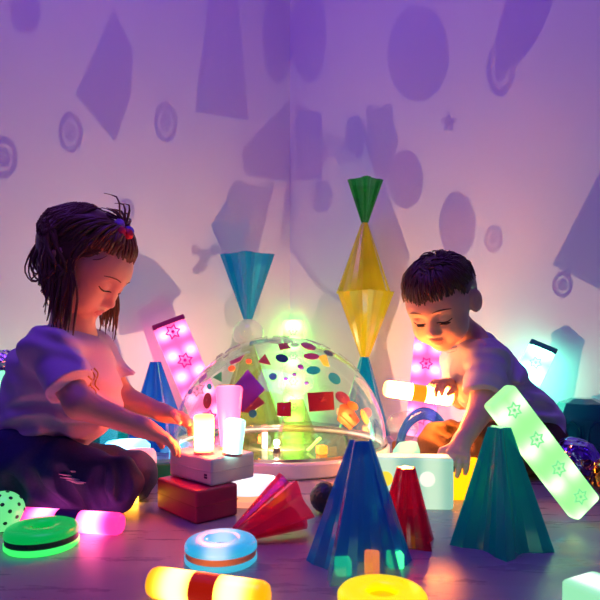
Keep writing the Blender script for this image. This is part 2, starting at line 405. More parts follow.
# things kept inside the dome
ZP = .0362
ball = thing('clear_ball', 'clear faceted ball with dark gems inside the dome', 'ball', (-.010, 1.62, .2195))
obj('ball_shell', sphere(.062, (0, 0, 0), 1), glassy('clear_facets', (.86, .97, .95), 1.6, haze=.08), ball)
for x, y, z in ((-.006, -.058, .012), (.014, -.052, .030), (-.030, -.05, .0), (.028, -.052, -.012)):
    obj('gem', sphere(.0075, (x, y, z), 2, (1, .5, .75)), plastic('gem_violet', (.12, .04, .3), .1), ball, smooth=True)
o = obj('stand_cone', lathe([(0, 0), (.055, 0), (.052, .03), (.02, .121), (0, .122)], 10), clear('olive_plastic', (.88, .92, .45), (.26, .36, .03), .22)); o.location = (-.010, 1.62, ZP)
tag(o, 'lime faceted pedestal under the clear ball inside the dome', 'stand')
o = obj('light_cube', box(.024, .024, .022, (0, 0, .011), .004), glow('amber_glow', (1, .30, .02), 2.2)); o.location = (.055, 1.42, ZP); o.rotation_euler = (0, 0, .4)
tag(o, 'tiny orange lit cube on the dark plate inside the dome', 'light')
v, f = tube(spline([(0, 0, .004), (.02, .01, .022), (.034, .016, .034)], 6), .004, 10); o = obj('glow_stick', (v, f), glow('lime_stick_glow', (.55, 1, .15), 1.6), smooth=True); o.location = (.02, 1.45, ZP)
tag(o, 'thin lime lit stick leaning inside the dome', 'light')
o = obj('light_tube', lathe([(0, 0), (.0075, .001), (.008, .004), (.008, .040), (.007, .043), (0, .0435)], 20), glow('pale_tube_glow', (.8, .9, .65), .6), smooth=True); o.location = (-.095, 1.50, ZP)
tag(o, 'pale lit tube standing left of the bulb inside the dome', 'light')

# ------------------------------------------------------------------ light bars
def light_bar(label, base, top, wid, dep, m, mcap, mstar, ns, face=(0, -1, 0), cap=True, r0=.5):
    a, b = Vector(base), Vector(top); z = (b-a); L = z.length; z.normalize()
    y = -(Vector(face)-z*Vector(face).dot(z)).normalized(); x = y.cross(z)
    M = Matrix((x, y, z)).transposed().to_4x4(); M.translation = a
    o = thing('light_bar', label, 'light', group='lit plastic bars'); o.matrix_world = M
    obj('housing', box(wid, dep, L, (0, 0, L/2), wid*.12), m, o)
    for i in range(ns):
        z0 = L*(i+r0)/ns
        bm = prism(star_poly(6, wid*.25, wid*.15), -.001, .002, star_poly(6, wid*.185, wid*.105))
        for v in bm.verts: v.co = Vector((v.co.x, -dep/2-v.co.z, v.co.y+z0))
        s = obj('star_emblem', bm, mstar, o); s['label'] = 'star emblem darker than the bar'
        bm = prism([(wid*.05*math.cos(t), wid*.05*math.sin(t)) for t in np.linspace(0, 2*math.pi, 12, endpoint=False)], -.001, .002)
        for v in bm.verts: v.co = Vector((v.co.x, -dep/2-v.co.z, v.co.y+z0))
        obj('emblem_dot', bm, mstar, o)
    if cap: obj('end_cap', box(wid*1.01, dep*1.02, .018, (0, 0, L-.004), .004), mcap, o)
    return o
def bar_mat(n, col, s, hot, hs, per, off, sp): return glow(n, col, s, hot, hs, (2, 0.0, sp, per, 0, off, sp*1.15))
PK = bar_mat('pink_bar_glow', (1, .09, .34), 1.3, (1, .22, .40), 4.5, .075, .032, .021)
PKs = glow('pink_star_glow', (.75, .0, .35), .45); PKc = plastic('magenta_cap', (.45, .02, .18), .3)
light_bar('pink lit bar leaning on the left wall beside the dome', (-.285, 1.90, .012), (-.448, 1.90, .395), .112, .045, PK, PKc, PKs, 4, (.25, -1, .2), r0=.62)
light_bar('pink lit bar leaning on the right wall behind the crouching person', (.396, 1.86, .012), (.447, 1.93, .375), .095, .042, PK, PKc, PKs, 4, (-.25, -1, .1), r0=.62)
LB = bar_mat('lime_bar_glow', (.26, 1, .14), 2.2, (.42, 1, .25), 6.0, .08, .0, .03)
light_bar('lime lit bar standing in the wall corner behind the dome', (-.025, 2.26, .012), (-.030, 2.385, .425), .085, .04, LB, plastic('lime_cap', (.3, .7, .2), .3), glow('lime_star', (.25, .9, .25), .9), 4, cap=False)
CB = bar_mat('ice_bar_glow', (.10, .92, .60), 3.5, (.22, 1, .62), 9.0, .08, .0, .035)
light_bar('icy white lit bar with dark blue cap behind the back of the crouching person', (.560, 1.62, .012), (.700, 1.61, .3115), .076, .04, CB, plastic('navy_cap', (.02, .12, .22), .3), glow('ice_star', (.3, .9, .9), 1.4), 3, (-.3, -1, .2))
GB = bar_mat('mint_bar_glow', (.36, 1, .30), 1.05, (.50, 1, .42), 1.6, .075, .020, .017)
light_bar('mint lit bar leaning on top of the teal cone at right', (.486, .955, .030), (.327, .925, .226), .058, .028, GB, plastic('green_cap', (.02, .45, .15), .3), glow('mint_star', (.26, .85, .34), .85), 4, (.0, -1, .25), cap=False)
o = obj('light_block', box(.06, .07, .032, (0, 0, .016), .006), glow('mint_block_glow', (.35, 1, .5), .8, (.9, 1, .9), .9, (0, 0., .02))); o.location = (.348, .640, 0); o.rotation_euler = (0, 0, D(28))
tag(o, 'mint lit block cut by the bottom edge at right', 'light')

# ------------------------------------------------------------------ ring lights
def ring_light(label, pos, r, h, mt, mb, mm, hole=.34):
    o = thing('ring_light', label, 'light', pos, group='lit ring discs')
    e = .006; b0, b1 = h*.30, h*.58
    top = [(r*hole, h*.72), (r*hole*1.12, h*.97), (r*.55, h), (r*.82, h*.985), (r*.94, h*.90), (r, h*.74), (r, b1), (r*hole, b1)]
    obj('top_ring', lathe(top, 64, closed=True), mt, o, smooth=True)
    obj('band', lathe([(r*.25, b0), (r*.975, b0), (r*.975, b1), (r*.25, b1)], 64, closed=True), mb, o)
    obj('bottom_ring', lathe([(r*.4, 0), (r*.93, 0), (r, h*.10), (r, b0), (r*.4, b0)], 64, closed=True), mm, o, smooth=True)
    obj('hub', lathe([(0, b0), (r*hole*1.02, b0), (r*hole*1.02, h*.62), (0, h*.62)], 32), mb if mb is not None else mt, o)
    return o
gG = glow('green_ring_glow', (.0, .62, .10), .62); gGb = glow('green_ring_low', (.05, .95, .15), 1.1)
ring_light('green lit ring with dark speckled band at lower left', (-.395, .858, 0), .0535, .034, gG, plastic('dark_green_band', (.01, .07, .05), .5, scale=400, var=.9), gGb)
bT = glow('blue_ring_glow', (.03, .50, .85), .75, (.55, .75, 1), .25, (0, .0, .018)); bB = glow('blue_ring_low', (.05, .55, .8), .75)
ring_light('sky blue lit ring with a salmon band in front of the block stack', (-.1125, .798, 0), .0512, .033, bT, plastic('salmon_band', (.85, .30, .18), .5), bB)
yT = glow('yellow_ring_glow', (1, .82, .0), 1.0)
ring_light('yellow lit ring cut by the bottom edge below the blue cone', (.0945, .645, 0), .0512, .025, yT, glow('yellow_ring_band', (.9, .55, .0), .8), yT)
wT = glow('white_disc_glow', (1, .70, .72), .85, (.75, .85, 1), .35, (0, .0, .04))
ring_light('pinkish white lit disc between the red block and the dome', (-.100, 1.125, 0), .068, .040, wT, glow('peach_band', (1, .35, .18), 1.3), glow('peach_low', (1, .35, .22), 1.0), hole=.12)
ring_light('pink topped ring with a dark purple band under the reaching arms', (-.362, 1.27, 0), .036, .075, glow('rose_glow', (1, .38, .45), .9), plastic('purple_band', (.12, .02, .16), .35), plastic('maroon_low', (.25, .01, .08), .35), hole=.1)

# ------------------------------------------------------------------ light sticks
def light_stick(label, a, b, r, m, mb, bw=.016):
    a, b = Vector(a), Vector(b); x = b-a; L = x.length; x.normalize()
    y = Vector((0, 0, 1)).cross(x).normalized(); z = x.cross(y)
    M = Matrix((x, y, z)).transposed().to_4x4(); M.translation = (a+b)/2
    o = thing('light_stick', label, 'light', group='lit sticks'); o.matrix_world = M
    h = L/2
    prof = [(0, -h), (r*.55, -h), (r*.85, -h+r*.15), (r, -h+r*.5), (r, -bw), (r, bw), (r, h-r*.5), (r*.85, h-r*.15), (r*.55, h), (0, h)]
    obj('tube', lathe(prof, 32, axis='x'), m, o, smooth=True)
    obj('band', lathe([(r*.9, -bw), (r*1.03, -bw), (r*1.03, bw), (r*.9, bw)], 32, closed=True, axis='x'), mb, o)
    return o
oS = glow('amber_stick_glow', (1, .40, .0), 1.2, (1, .50, .12), 6.5, (0, .036, .022))
light_stick('amber lit stick with a red band lying on the floor in front', Vector((-.182, .681, .0187)), Vector((-.036, .634, .0187)), .0182, oS, glow('red_band_glow', (.75, .02, .0), .45))
hS = glow('warm_stick_glow', (1, .28, .03), 10.0, (1, .22, .035), 210.0, (0, .042, .028))
light_stick('warm white lit stick with an orange band held up by the crouching person', P(384, 388, 1.33), P(453, 398, 1.33), .0195, hS, glow('orange_band_glow', (1, .30, .01), 1.1))
pS = glow('magenta_stick_glow', (1, .03, .24), 1.8, (1, .10, .30), 10.0, (0, .044, .022))
light_stick('pink lit stick on the floor behind the green ring', Vector((-.470, .940, .0185)), Vector((-.287, .905, .0185)), .018, pS, plastic('violet_band', (.10, .0, .15), .4), .020)

# ------------------------------------------------------------------ blocks
def toy_block(name, label, corner, dirl, ll, lr, h, m, z0, parts=True, cat='block', group=None, seam=None):
    """box given by its front corner, the direction of its left face and the lengths of the two faces"""
    c = Vector(corner); u = Vector(dirl).normalized(); v = Vector((u.y, -u.x, 0)) if u.x < 0 else Vector((-u.y, u.x, 0))
    if v.y < 0: v = -v
    cen = c+u*ll/2+v*lr/2
    o = thing(name, label, cat, (cen.x, cen.y, z0), (0, 0, math.atan2(u.y, u.x)), group)
    obj('body', box(ll, lr, h, (0, 0, h/2), .005), m, o)
    if seam: obj('seam', box(ll+.0008, lr+.0008, .0016, (0, 0, h*.5), .0003, 1), seam, o)
    return o
toy_block('toy_block', 'red plastic block on the floor under the white block', (-.1775, .958, 0), (-.67, .74, 0), .140, .088, .058, plastic('red_block', (.38, .01, .09), .35), .0005, seam=plastic('red_block_seam', (.3, .01, .05), .5))
wb = toy_block('toy_block', 'white plastic block on the red block, carrying three lit tubes', (-.156, .985, 0), (-.72, .69, 0), .132, .102, .049, plastic('white_block', (.72, .73, .78), .35), .0590, seam=plastic('white_block_seam', (.6, .6, .66), .5))
bm = bmesh.new()
for i in range(2):
    for k in range(2):
        b_ = box(.0035, .0012, .0035, (-.052+i*.0045, .0514, .014+k*.0045), 0)
        me = bpy.data.meshes.new('t'); b_.to_mesh(me); bm.from_mesh(me); b_.free(); bpy.data.meshes.remove(me)
ZT = .1085
def light_tube(label, px, py, Y, r0, r1, h, m, tilt=(0, 0, 0)):
    p = P(px, py, Y)
    o = thing('light_tube', label, 'light', (p.x, p.y, ZT), tilt, group='lit tubes on the white block')
    obj('tube', lathe([(0, 0), (r0*.9, 0), (r0, r0*.15), (r1, h-r1*.25), (r1*.93, h-r1*.07), (r1*.8, h), (0, h)], 32), m, o, smooth=True)
    obj('base_ring', lathe([(r0*.9, .0), (r0*1.04, .0), (r0*1.04, .005), (r0*.9, .005)], 32, closed=True), plastic('tube_base', (.8, .5, .4), .4), o)
    return o
light_tube('warm white lit tube at the left of the white block', 204, 452, 1.035, .0175, .0185, .072, glow('peach_tube', (1, .09, .02), 12.0, (1, .10, .015), 120.0, (2, .036, .026)))
light_tube('pink flared lit tube, tallest on the white block', 229, 448, 1.085, .0165, .0265, .122, glow('pink_tube', (1, .04, .13), 4.5, (1, .09, .16), 1.2, (0, 0, .02)))
light_tube('mint white lit tube leaning at the right of the white block', 232, 452, 1.02, .0175, .0190, .066, glow('mint_tube', (.30, .95, .75), 1.5, (.6, 1, .8), 1.8, (0, 0, .012)), (0, D(6), 0))
# small mark on the white block
mk = obj('mark', bm, plastic('mark_ink', (.06, .05, .14), .5), wb)
# glowing box by the crouching person
lb = thing('light_box', 'long white lit box beside the hand of the crouching person', 'light', (.207, 1.075, 0), (0, 0, D(-4)))
BXm = glow('white_box_glow', (.40, .78, .60), .62, (.70, .95, .66), .22, (0, .042, .022)); obj('housing', box(.165, .050, .098, (0, 0, .049), .007), BXm, lb)
for x, cl in ((-.045, (1, .75, .05)), (.033, (1, .95, .8))):
    t = 'spot_glow_%d' % (x*1000); d = obj('lens', lathe([(0, -.0262), (.014, -.0262), (.014, -.022), (0, -.022)], 28), glow(t, cl, 1.0), lb)
    d.data.transform(Matrix.Translation((x, 0, .058)) @ Matrix.Rotation(D(-90), 4, 'X'))
obj('switch', box(.006, .008, .010, (.083, -.012, .075), .001), plastic('switch_dark', (.02, .2, .2), .4), lb)
o = obj('light_cube', box(.072, .06, .076, (0, 0, .038), .005), glow('amber_cube_glow', (1, .36, .0), 2.3)); o.location = (.334, 1.145, .0)
tag(o, 'amber lit cube under the hand of the crouching person', 'light')
# floor clutter in the middle distance, left
o = obj('light_cube', box(.05, .05, .055, (0, 0, .0275), .004), glow('lime_cube_glow', (.45, .85, .12), .55)); o.location = (-.425, 1.27, 0); o.rotation_euler = (0, 0, .12); tag(o, 'lime lit cube just behind the far knee of the kneeling person', 'light')
o = obj('toy_block', box(.075, .05, .040, (0, 0, .020), .005), plastic('green_block', (.0, .35, .13), .4)); o.location = (-.322, 1.31, 0); o.rotation_euler = (0, 0, .25); tag(o, 'green plastic block left of the white block stack', 'block')
o = obj('light_puck', lathe([(0, 0), (.055, 0), (.06, .01), (.06, .05), (.05, .06), (0, .063)], 40), glow('ice_puck_glow', (.10, .62, 1), 5.0, (.3, .7, 1), 1.0, (0, 0, .03)), smooth=True); o.location = (-.455, 1.47, 0); tag(o, 'pale blue lit puck behind the reaching arms', 'light')
o = obj('light_cube', box(.028, .03, .026, (0, 0, .013), .004), glow('yellow_cube_glow', (1, .42, .02), 15.0)); o.location = (-.332, 1.10, 0); o.rotation_euler = (0, 0, .3); tag(o, 'small yellow lit cube on the floor beside the far knee', 'light')
o = obj('star_tub', lathe([(0, 0), (.06, 0), (.075, .10), (.072, .10), (.057, .004), (0, .004)], 9), clear('turquoise_plastic', (.05, .6, .6), (.0, .5, .45), .5)); o.location = (-.56, 1.60, 0); tag(o, 'turquoise translucent tub behind the forearms of the kneeling person', 'tub')
o = obj('light_ball', sphere(.022, (0, 0, .022), 3), glow('emerald_ball_glow', (.0, .9, .3), 1.2), smooth=True); o.location = (-.445, 1.37, 0); tag(o, 'small emerald lit ball under the forearm', 'ball')

# ------------------------------------------------------------------ balls and odd toys
gb = thing('dotted_ball', 'green lit ball with dark dots at the left edge', 'ball', (-.490, .925, .0335))
obj('ball', sphere(.033, (0, 0, 0), 4), glow('dotted_glow', (.18, .95, .30), .8), gb, smooth=True)
gm = plastic('dot_green', (.0, .14, .06), .5)
for i in range(46):
    z = 1-2*(i+.5)/46; a = i*2.39996; r = math.sqrt(1-z*z); d = Vector((r*math.cos(a), r*math.sin(a), z))
    bm = lathe([(0, -.0004), (.0034, -.0004), (.0030, .0006), (0, .0008)], 10)
    bm.transform(Matrix.Translation(d*.033) @ d.to_track_quat('Z', 'Y').to_matrix().to_4x4())
    obj('dot', bm, gm, gb)
def crumple(r, amp, seed, sub=4, squash=1):
    g = np.random.default_rng(seed); bm = bmesh.new(); bmesh.ops.create_icosphere(bm, subdivisions=sub, radius=1)
    dirs = g.normal(size=(90, 3)); dirs /= np.linalg.norm(dirs, axis=1)[:, None]; hs = g.uniform(1-amp, 1, 90)
    for v in bm.verts:
        d = np.array(v.co); s = min(1.0, float(np.min(hs/np.maximum(dirs @ d, .05)*1.0)))
        v.co = Vector(d*r*s); v.co.z *= squash
    return bm
o = obj('foil_ball', crumple(.058, .14, 3), foil('violet_foil', (.28, .16, .85))); o.location = (.600, 1.225, .056); tag(o, 'purple crumpled foil ball behind the mint light bar', 'ball', 'crumpled foil balls')
o = obj('foil_ball', crumple(.047, .14, 5), foil('gold_foil', (.85, .48, .08))); o.location = (.625, 1.115, .046); tag(o, 'gold crumpled foil ball at the right edge', 'ball', 'crumpled foil balls')
o = obj('light_cube', box(.11, .11, .215, (0, 0, .1075), .01), glow('green_pillar_glow', (.22, .90, .40), 1.9)); o.location = (-.79, 1.50, 0); o.rotation_euler = (0, 0, .7); tag(o, 'green lit block behind the back of the kneeling person', 'light')
o = obj('foil_ball', crumple(.046, .14, 8), foil('silver_foil', (.82, .84, .92))); o.location = (-.792, 1.50, .2605); tag(o, 'silver crumpled foil ball behind the back of the kneeling person', 'ball', 'crumpled foil balls')
sb = sphere(.028, (0, 0, 0), 4)
o = obj('knobby_ball', sb, plastic('bottle_green', (.01, .07, .05), .4)); o.location = (.047, 1.03, .0285)
bm = bmesh.new(); bm.from_mesh(o.data)
for v in bm.verts: v.co *= 1+.045*max(0, math.sin(v.co.x*520)*math.sin(v.co.y*520)*math.sin(v.co.z*520)+.2)
bm.to_mesh(o.data); bm.free(); tag(o, 'dark green knobby ball behind the blue cone', 'ball')
# teal faceted gem box
gx = thing('faceted_box', 'teal translucent faceted box at the right edge', 'box', (.765, 1.515, 0), (0, 0, D(22)))
gp = [(.075, 0), (.080, .004), (.080, .118), (.060, .158), (.028, .170), (0, .170)]
obj('body', lathe(gp, 8), clear('teal_gem', (.05, .45, .55), (.0, .30, .40), .6), gx, solid=.003)
mr = clear('teal_rib', (.03, .3, .38), (.0, .22, .3), .85)
for k in range(8):
    a = 2*math.pi*(k+.5)/8; c_, s_ = math.cos(a), math.sin(a); ri = .0745
    pts = [(-.020, .01), (-.020, .085), (-.012, .104), (0, .114), (.012, .104), (.020, .085), (.020, .01)]
    obj('arch_rib', tube(spline([(ri*c_-u*s_, ri*s_+u*c_, z) for u, z in pts], 22), .0022, 6), mr, gx)
# blue arch and mint puck behind the white box
ar = [(.072*math.cos(t), 0, .072*math.sin(t)*.98) for t in np.linspace(0, math.pi, 28)]
o = obj('arch', tube(ar, .0105, 14), clear('arch_blue', (.10, .28, .75), (.04, .2, .6), .6), smooth=True); o.location = (.346, 1.56, .0); tag(o, 'blue translucent arch standing left of the crouching person', 'arch'); o.scale = (1, 1, 1.75)
o = obj('light_puck', lathe([(0, 0), (.055, 0), (.062, .012), (.058, .04), (.04, .062), (0, .070)], 40), glow('mint_puck_glow', (.25, .85, .60), .75), smooth=True); o.location = (.290, 1.465, 0); o.scale = (.8, .8, .9); tag(o, 'mint lit domed puck in front of the blue arch', 'light')
o = obj('cellophane', crumple(.06, .3, 21, 3), glassy('cellophane_film', (1, .86, .84), 1.8, haze=.12)); o.location = (.315, 1.74, .059); tag(o, 'crumpled clear cellophane ball right of the dome', 'ball')
o = obj('toy_block', box(.075, .05, .035, (0, 0, .0175), .006), clear('amber_plastic', (1, .5, .15), (.9, .3, .08), .7)); o.location = (.310, 1.63, 0); o.rotation_euler = (0, 0, -.5); tag(o, 'amber translucent block beside the dome rim at right', 'block')

# ------------------------------------------------------------------ people: signed distance fields
class Field:
    def __init__(s, lo, hi, h):
        s.lo = np.array(lo, float); s.h = h; s.n = np.ceil((np.array(hi)-s.lo)/h).astype(int)+1
        s.D = np.full(s.n, .06, np.float32)
    def sub(s, lo, hi):
        a = np.clip(np.floor((np.asarray(lo)-s.lo)/s.h).astype(int), 0, s.n); b = np.clip(np.ceil((np.asarray(hi)-s.lo)/s.h).astype(int)+1, 0, s.n)
        ax = [s.lo[i]+s.h*np.arange(a[i], b[i]) for i in range(3)]
        X, Y, Z = np.meshgrid(*ax, indexing='ij')
        return tuple(slice(a[i], b[i]) for i in range(3)), np.stack([X, Y, Z], -1)
    def put(s, d, sl, k, op='add'):
        A = s.D[sl]
        if op == 'add':
            h = np.maximum(k-np.abs(A-d), 0)/max(k, 1e-9); s.D[sl] = np.minimum(A, d)-h*h*k/4
        else:
            d = -d; h = np.maximum(k-np.abs(A-d), 0)/max(k, 1e-9); s.D[sl] = np.maximum(A, d)+h*h*k/4
    def cap(s, a, b, ra, rb=None, k=.01, op='add', flat=False):
        a, b = np.asarray(a, float), np.asarray(b, float); rb = ra if rb is None else rb
        m = max(ra, rb)+k+.012
        sl, p = s.sub(np.minimum(a, b)-m, np.maximum(a, b)+m)
        if p.size == 0: return
        ab = b-a; t = np.clip(((p-a) @ ab)/(ab @ ab+1e-12), 0, 1)
        d = np.linalg.norm(p-(a+t[..., None]*ab), axis=-1)-(ra+t*(rb-ra))
        if flat: d = np.maximum(d, (p-b) @ (ab/np.linalg.norm(ab)))
        s.put(d, sl, k, op)
    def ell(s, c, r, R=None, k=.01, op='add'):
        c, r = np.asarray(c, float), np.asarray(r, float); R = np.eye(3) if R is None else R
        m = r.max()+k+.012; sl, p = s.sub(c-m, c+m)
        if p.size == 0: return
        q = (p-c) @ R
        k0 = np.linalg.norm(q/r, axis=-1); k1 = np.linalg.norm(q/(r*r), axis=-1)+1e-9
        s.put(k0*(k0-1)/k1, sl, k, op)
    def cut(s, pt, nrm, k=.004):
        """remove what lies on the side the normal points to"""
        sl, p = s.sub(s.lo, s.lo+s.h*s.n); nrm = np.asarray(nrm, float); nrm = nrm/np.linalg.norm(nrm)
        s.put(-((p-np.asarray(pt)) @ nrm), sl, k, 'sub')
    def at(s, p):
        g = (np.asarray(p, float)-s.lo)/s.h; i = np.floor(g).astype(int)
        if (i < 0).any() or (i >= s.n-1).any(): return .06
        f = g-i; c = s.D[i[0]:i[0]+2, i[1]:i[1]+2, i[2]:i[2]+2]
        c = c[0]*(1-f[0])+c[1]*f[0]; c = c[0]*(1-f[1])+c[1]*f[1]; return c[0]*(1-f[2])+c[1]*f[2]
    def hit(s, o, d, L=2.5, step=.0015, lift=.0):
        o, d = np.asarray(o, float), np.asarray(d, float); d = d/np.linalg.norm(d); t = 0.
        while t < L:
            v = s.at(o+d*t)
            if v < 0: return o+d*(t-lift)
            t += max(step, v*.6)
        return None
    def mesh(s, off):
        D = s.D; S = D < 0; n = s.n-1
        cs = [(i, j, k) for i in (0, 1) for j in (0, 1) for k in (0, 1)]
        V = {c: D[c[0]:c[0]+n[0], c[1]:c[1]+n[1], c[2]:c[2]+n[2]] for c in cs}
        cnt = sum((V[c] < 0).astype(np.int8) for c in cs)
        act = (cnt > 0) & (cnt < 8); I = np.argwhere(act)
        idx = np.full(tuple(n), -1, np.int64); idx[act] = np.arange(len(I))
        pos = np.zeros((len(I), 3)); num = np.zeros(len(I))
        vv = {c: V[c][act] for c in cs}
        for a in cs:
            for ax in range(3):
                if a[ax]: continue
                b = list(a); b[ax] = 1; b = tuple(b)
                m = (vv[a] < 0) != (vv[b] < 0); t = vv[a]/(vv[a]-vv[b]+1e-12)
                q = np.tile(np.array(a, float), (len(I), 1)); q[:, ax] = t
                pos[m] += q[m]; num[m] += 1
        pos = (I+pos/num[:, None])*s.h+s.lo-np.asarray(off)
        Fs = []
        for ax in range(3):
            u, w_ = (ax+1) % 3, (ax+2) % 3
            sa = [slice(None)]*3; sb_ = [slice(None)]*3; sa[ax] = slice(0, -1); sb_[ax] = slice(1, None)
            A, B = S[tuple(sa)], S[tuple(sb_)]
            E = np.argwhere(A != B); E = E[(E[:, u] > 0) & (E[:, w_] > 0) & (E[:, u] < n[u]) & (E[:, w_] < n[w_])]
            fl_ = A[tuple(E.T)]
            def ix(du, dw):
                e = E.copy(); e[:, u] -= du; e[:, w_] -= dw; return idx[tuple(e.T)]
            q = np.stack([ix(1, 1), ix(0, 1), ix(0, 0), ix(1, 0)], 1)
            q[~fl_] = q[~fl_][:, ::-1]
            Fs.append(q)
        return pos, np.concatenate(Fs)
def field_obj(name, fd, off, m, parent):
    v, f = fd.mesh(off)
    me = bpy.data.meshes.new(name); me.from_pydata(v.tolist(), [], f.tolist()); me.update()
    return link_mesh(name, me, m, parent, True)
class Frame:
    def __init__(s, c, f, u, sc_=1.):
        f = np.asarray(f, float)/np.linalg.norm(f); u = np.asarray(u, float); u = u-f*(u @ f); u /= np.linalg.norm(u)
        s.c = np.asarray(c, float); s.R = np.stack([f, np.cross(u, f), u], 1); s.s = sc_
    def __call__(s, *p): return s.c+s.R @ (np.asarray(p, float)*s.s)
    def d(s, *p): return s.R @ np.asarray(p, float)
    def rot(s, ax, ang): return s.R @ np.array(Matrix.Rotation(ang, 3, ax))
def head(fd, H):
    e = lambda c, r, k, op='add', R=None: fd.ell(H(*c), np.array(r)*H.s, H.R if R is None else R, k*H.s, op)
    e((-.010, 0, .026), (.089, .073, .072), .01)
    e((.026, 0, -.026), (.056, .058, .062), .035)
    e((.035, 0, .022), (.047, .058, .045), .03)
    for y in (-1, 1): e((.046, y*.032, -.042), (.030, .029, .029), .024)
    e((.057, 0, -.077), (.020, .021, .016), .022)
    for y in (-1, 1): e((.090, y*.029, .000), (.014, .019, .013), .014, 'sub')
    fd.cap(H(.074, 0, .002), H(.088, 0, -.026), .006*H.s, .0085*H.s, .014*H.s)
    e((.090, 0, -.030), (.0095, .0095, .0082), .007)
    for y in (-1, 1):
        e((.083, y*.0095, -.033), (.007, .0062, .006), .006)
        e((.066, y*.029, -.001), (.0145, .0160, .0125), .004)
    e((.079, 0, -.0515), (.0085, .0180, .0050), .006); e((.0765, 0, -.0600), (.0085, .0150, .0058), .006)
    e((.088, 0, -.0556), (.006, .019, .0012), .002, 'sub')
    for y in (-1, 1):
        e((-.008, y*.077, -.008), (.021, .0085, .029), .006, R=H.rot('Z', -y*.45))
        e((-.002, y*.086, -.006), (.011, .006, .017), .004, 'sub', R=H.rot('Z', -y*.45))
def hand(fd, wrist, d, n, side, curl, s_=1., spread=.12, wr=.016, thumb=.5):
    d = np.asarray(d, float); d /= np.linalg.norm(d); n = np.asarray(n, float); n = n-d*(n @ d); n /= np.linalg.norm(n)
    sd = np.cross(d, n)*side; w0 = np.asarray(wrist, float)
    for i in range(4):
        o = (1.5-i)*.0115*s_; b = w0+sd*o*.5+d*.004; kn = w0+d*(.047-.004*abs(i-1.2))*s_+sd*o
        fd.cap(b, kn, .0095*s_, .0085*s_, .008)
        L = (.040, .046, .043, .034)[i]*s_; c = 0.; p = kn; a = (1.5-i)*spread
        for j, fr in enumerate((.42, .32, .26)):
            c += curl*(.7, 1.0, .8)[j]*(1+.12*(i-1.5)); q = p+L*fr*(math.cos(c)*(d*math.cos(a)+sd*math.sin(a))+math.sin(c)*n)
            fd.cap(p, q, (.0072, .0066, .0060)[j]*s_, (.0066, .0060, .0052)[j]*s_, .003); p = q
    t0 = w0+d*.012*s_+sd*.014*s_; t1 = t0+(.020*d+.019*sd+.008*n)*s_; t2 = t1+s_*.017*(d*.9+sd*.25+n*thumb); t3 = t2+s_*.014*(d*.9-sd*.05+n*thumb*1.3)
    fd.cap(w0, t1, .011*s_, .0088*s_, .008); fd.cap(t1, t2, .0080*s_, .0070*s_, .004); fd.cap(t2, t3, .0070*s_, .0058*s_, .003)
    fd.cap(w0-d*.01, w0+d*.02*s_, wr, .014*s_, .01)
def wrinkle(fd, amp, dirs, frs, seed=0):
    g = np.random.default_rng(seed); sl, p = fd.sub(fd.lo, fd.lo+fd.h*fd.n); a = 0
    wob = .012*np.sin(p[..., 0]*38+1.3)*np.sin(p[..., 2]*31)+.01*np.sin(p[..., 1]*45+p[..., 2]*22)
    for d, f in zip(dirs, frs):
        d = np.array(d, float); d /= np.linalg.norm(d); x = (p @ d+wob)*f+g.uniform(0, 6)
        a = a+np.sin(x)*np.sin((p @ g.normal(size=3))*18+g.uniform(0, 6))
    fd.D += (amp*a/len(dirs)*1.4).astype(np.float32)
def fold(fd, lines, r=.006, k=.014):
    for ln in lines:
        pts = []
        for q in spline(ln, 14):
            h = fd.hit((0, 0, CH), np.array(P(q[0], q[1], 1)-Vector((0, 0, CH))), 2.2, .001)
            if h is not None: pts.append(h)
        for i in range(len(pts)-1):
            if np.linalg.norm(pts[i]-pts[i+1]) < .04:
                e = r*(.35+.65*math.sin(math.pi*(i+.7)/len(pts))); fd.cap(pts[i], pts[i+1], e, e, k, 'sub')
skin = plastic('skin', (.80, .46, .32), .5, scale=60, var=.06)
lipm = plastic('lips', (.62, .22, .20), .4, var=.05)
hair_g = plastic('brown_hair', (.17, .085, .042), .38, scale=120, var=.4)
hair_b = plastic('dark_brown_hair', (.085, .045, .028), .38, scale=120, var=.4)
lash = plastic('lashes', (.03, .015, .01), .6)
def paint_lips(o, H, off):
    me = o.data; co = np.empty(len(me.vertices)*3); me.vertices.foreach_get('co', co); co = co.reshape(-1, 3)+np.asarray(off)
    q = ((co-H.c) @ H.R)/H.s
    m = (np.abs(q[:, 1]) < .0165) & (np.abs(q[:, 2]+.0556)+.25*np.abs(q[:, 1])*0 < .0085*np.sqrt(np.maximum(0, 1-(q[:, 1]/.0175)**2))) & (q[:, 0] > .066)
    me.materials.append(lipm)
    for p in me.polygons:
        if m[p.vertices[0]] and m[p.vertices[2]]: p.material_index = 1
def face_line(fd, H, yz, r, lift=0.0):
    pts = []
    for y, z in yz:
        h = fd.hit(H(.16, y, z), H.d(-1, 0, 0), .2, .0006, lift)
        if h is not None: pts.append(h)
    return pts
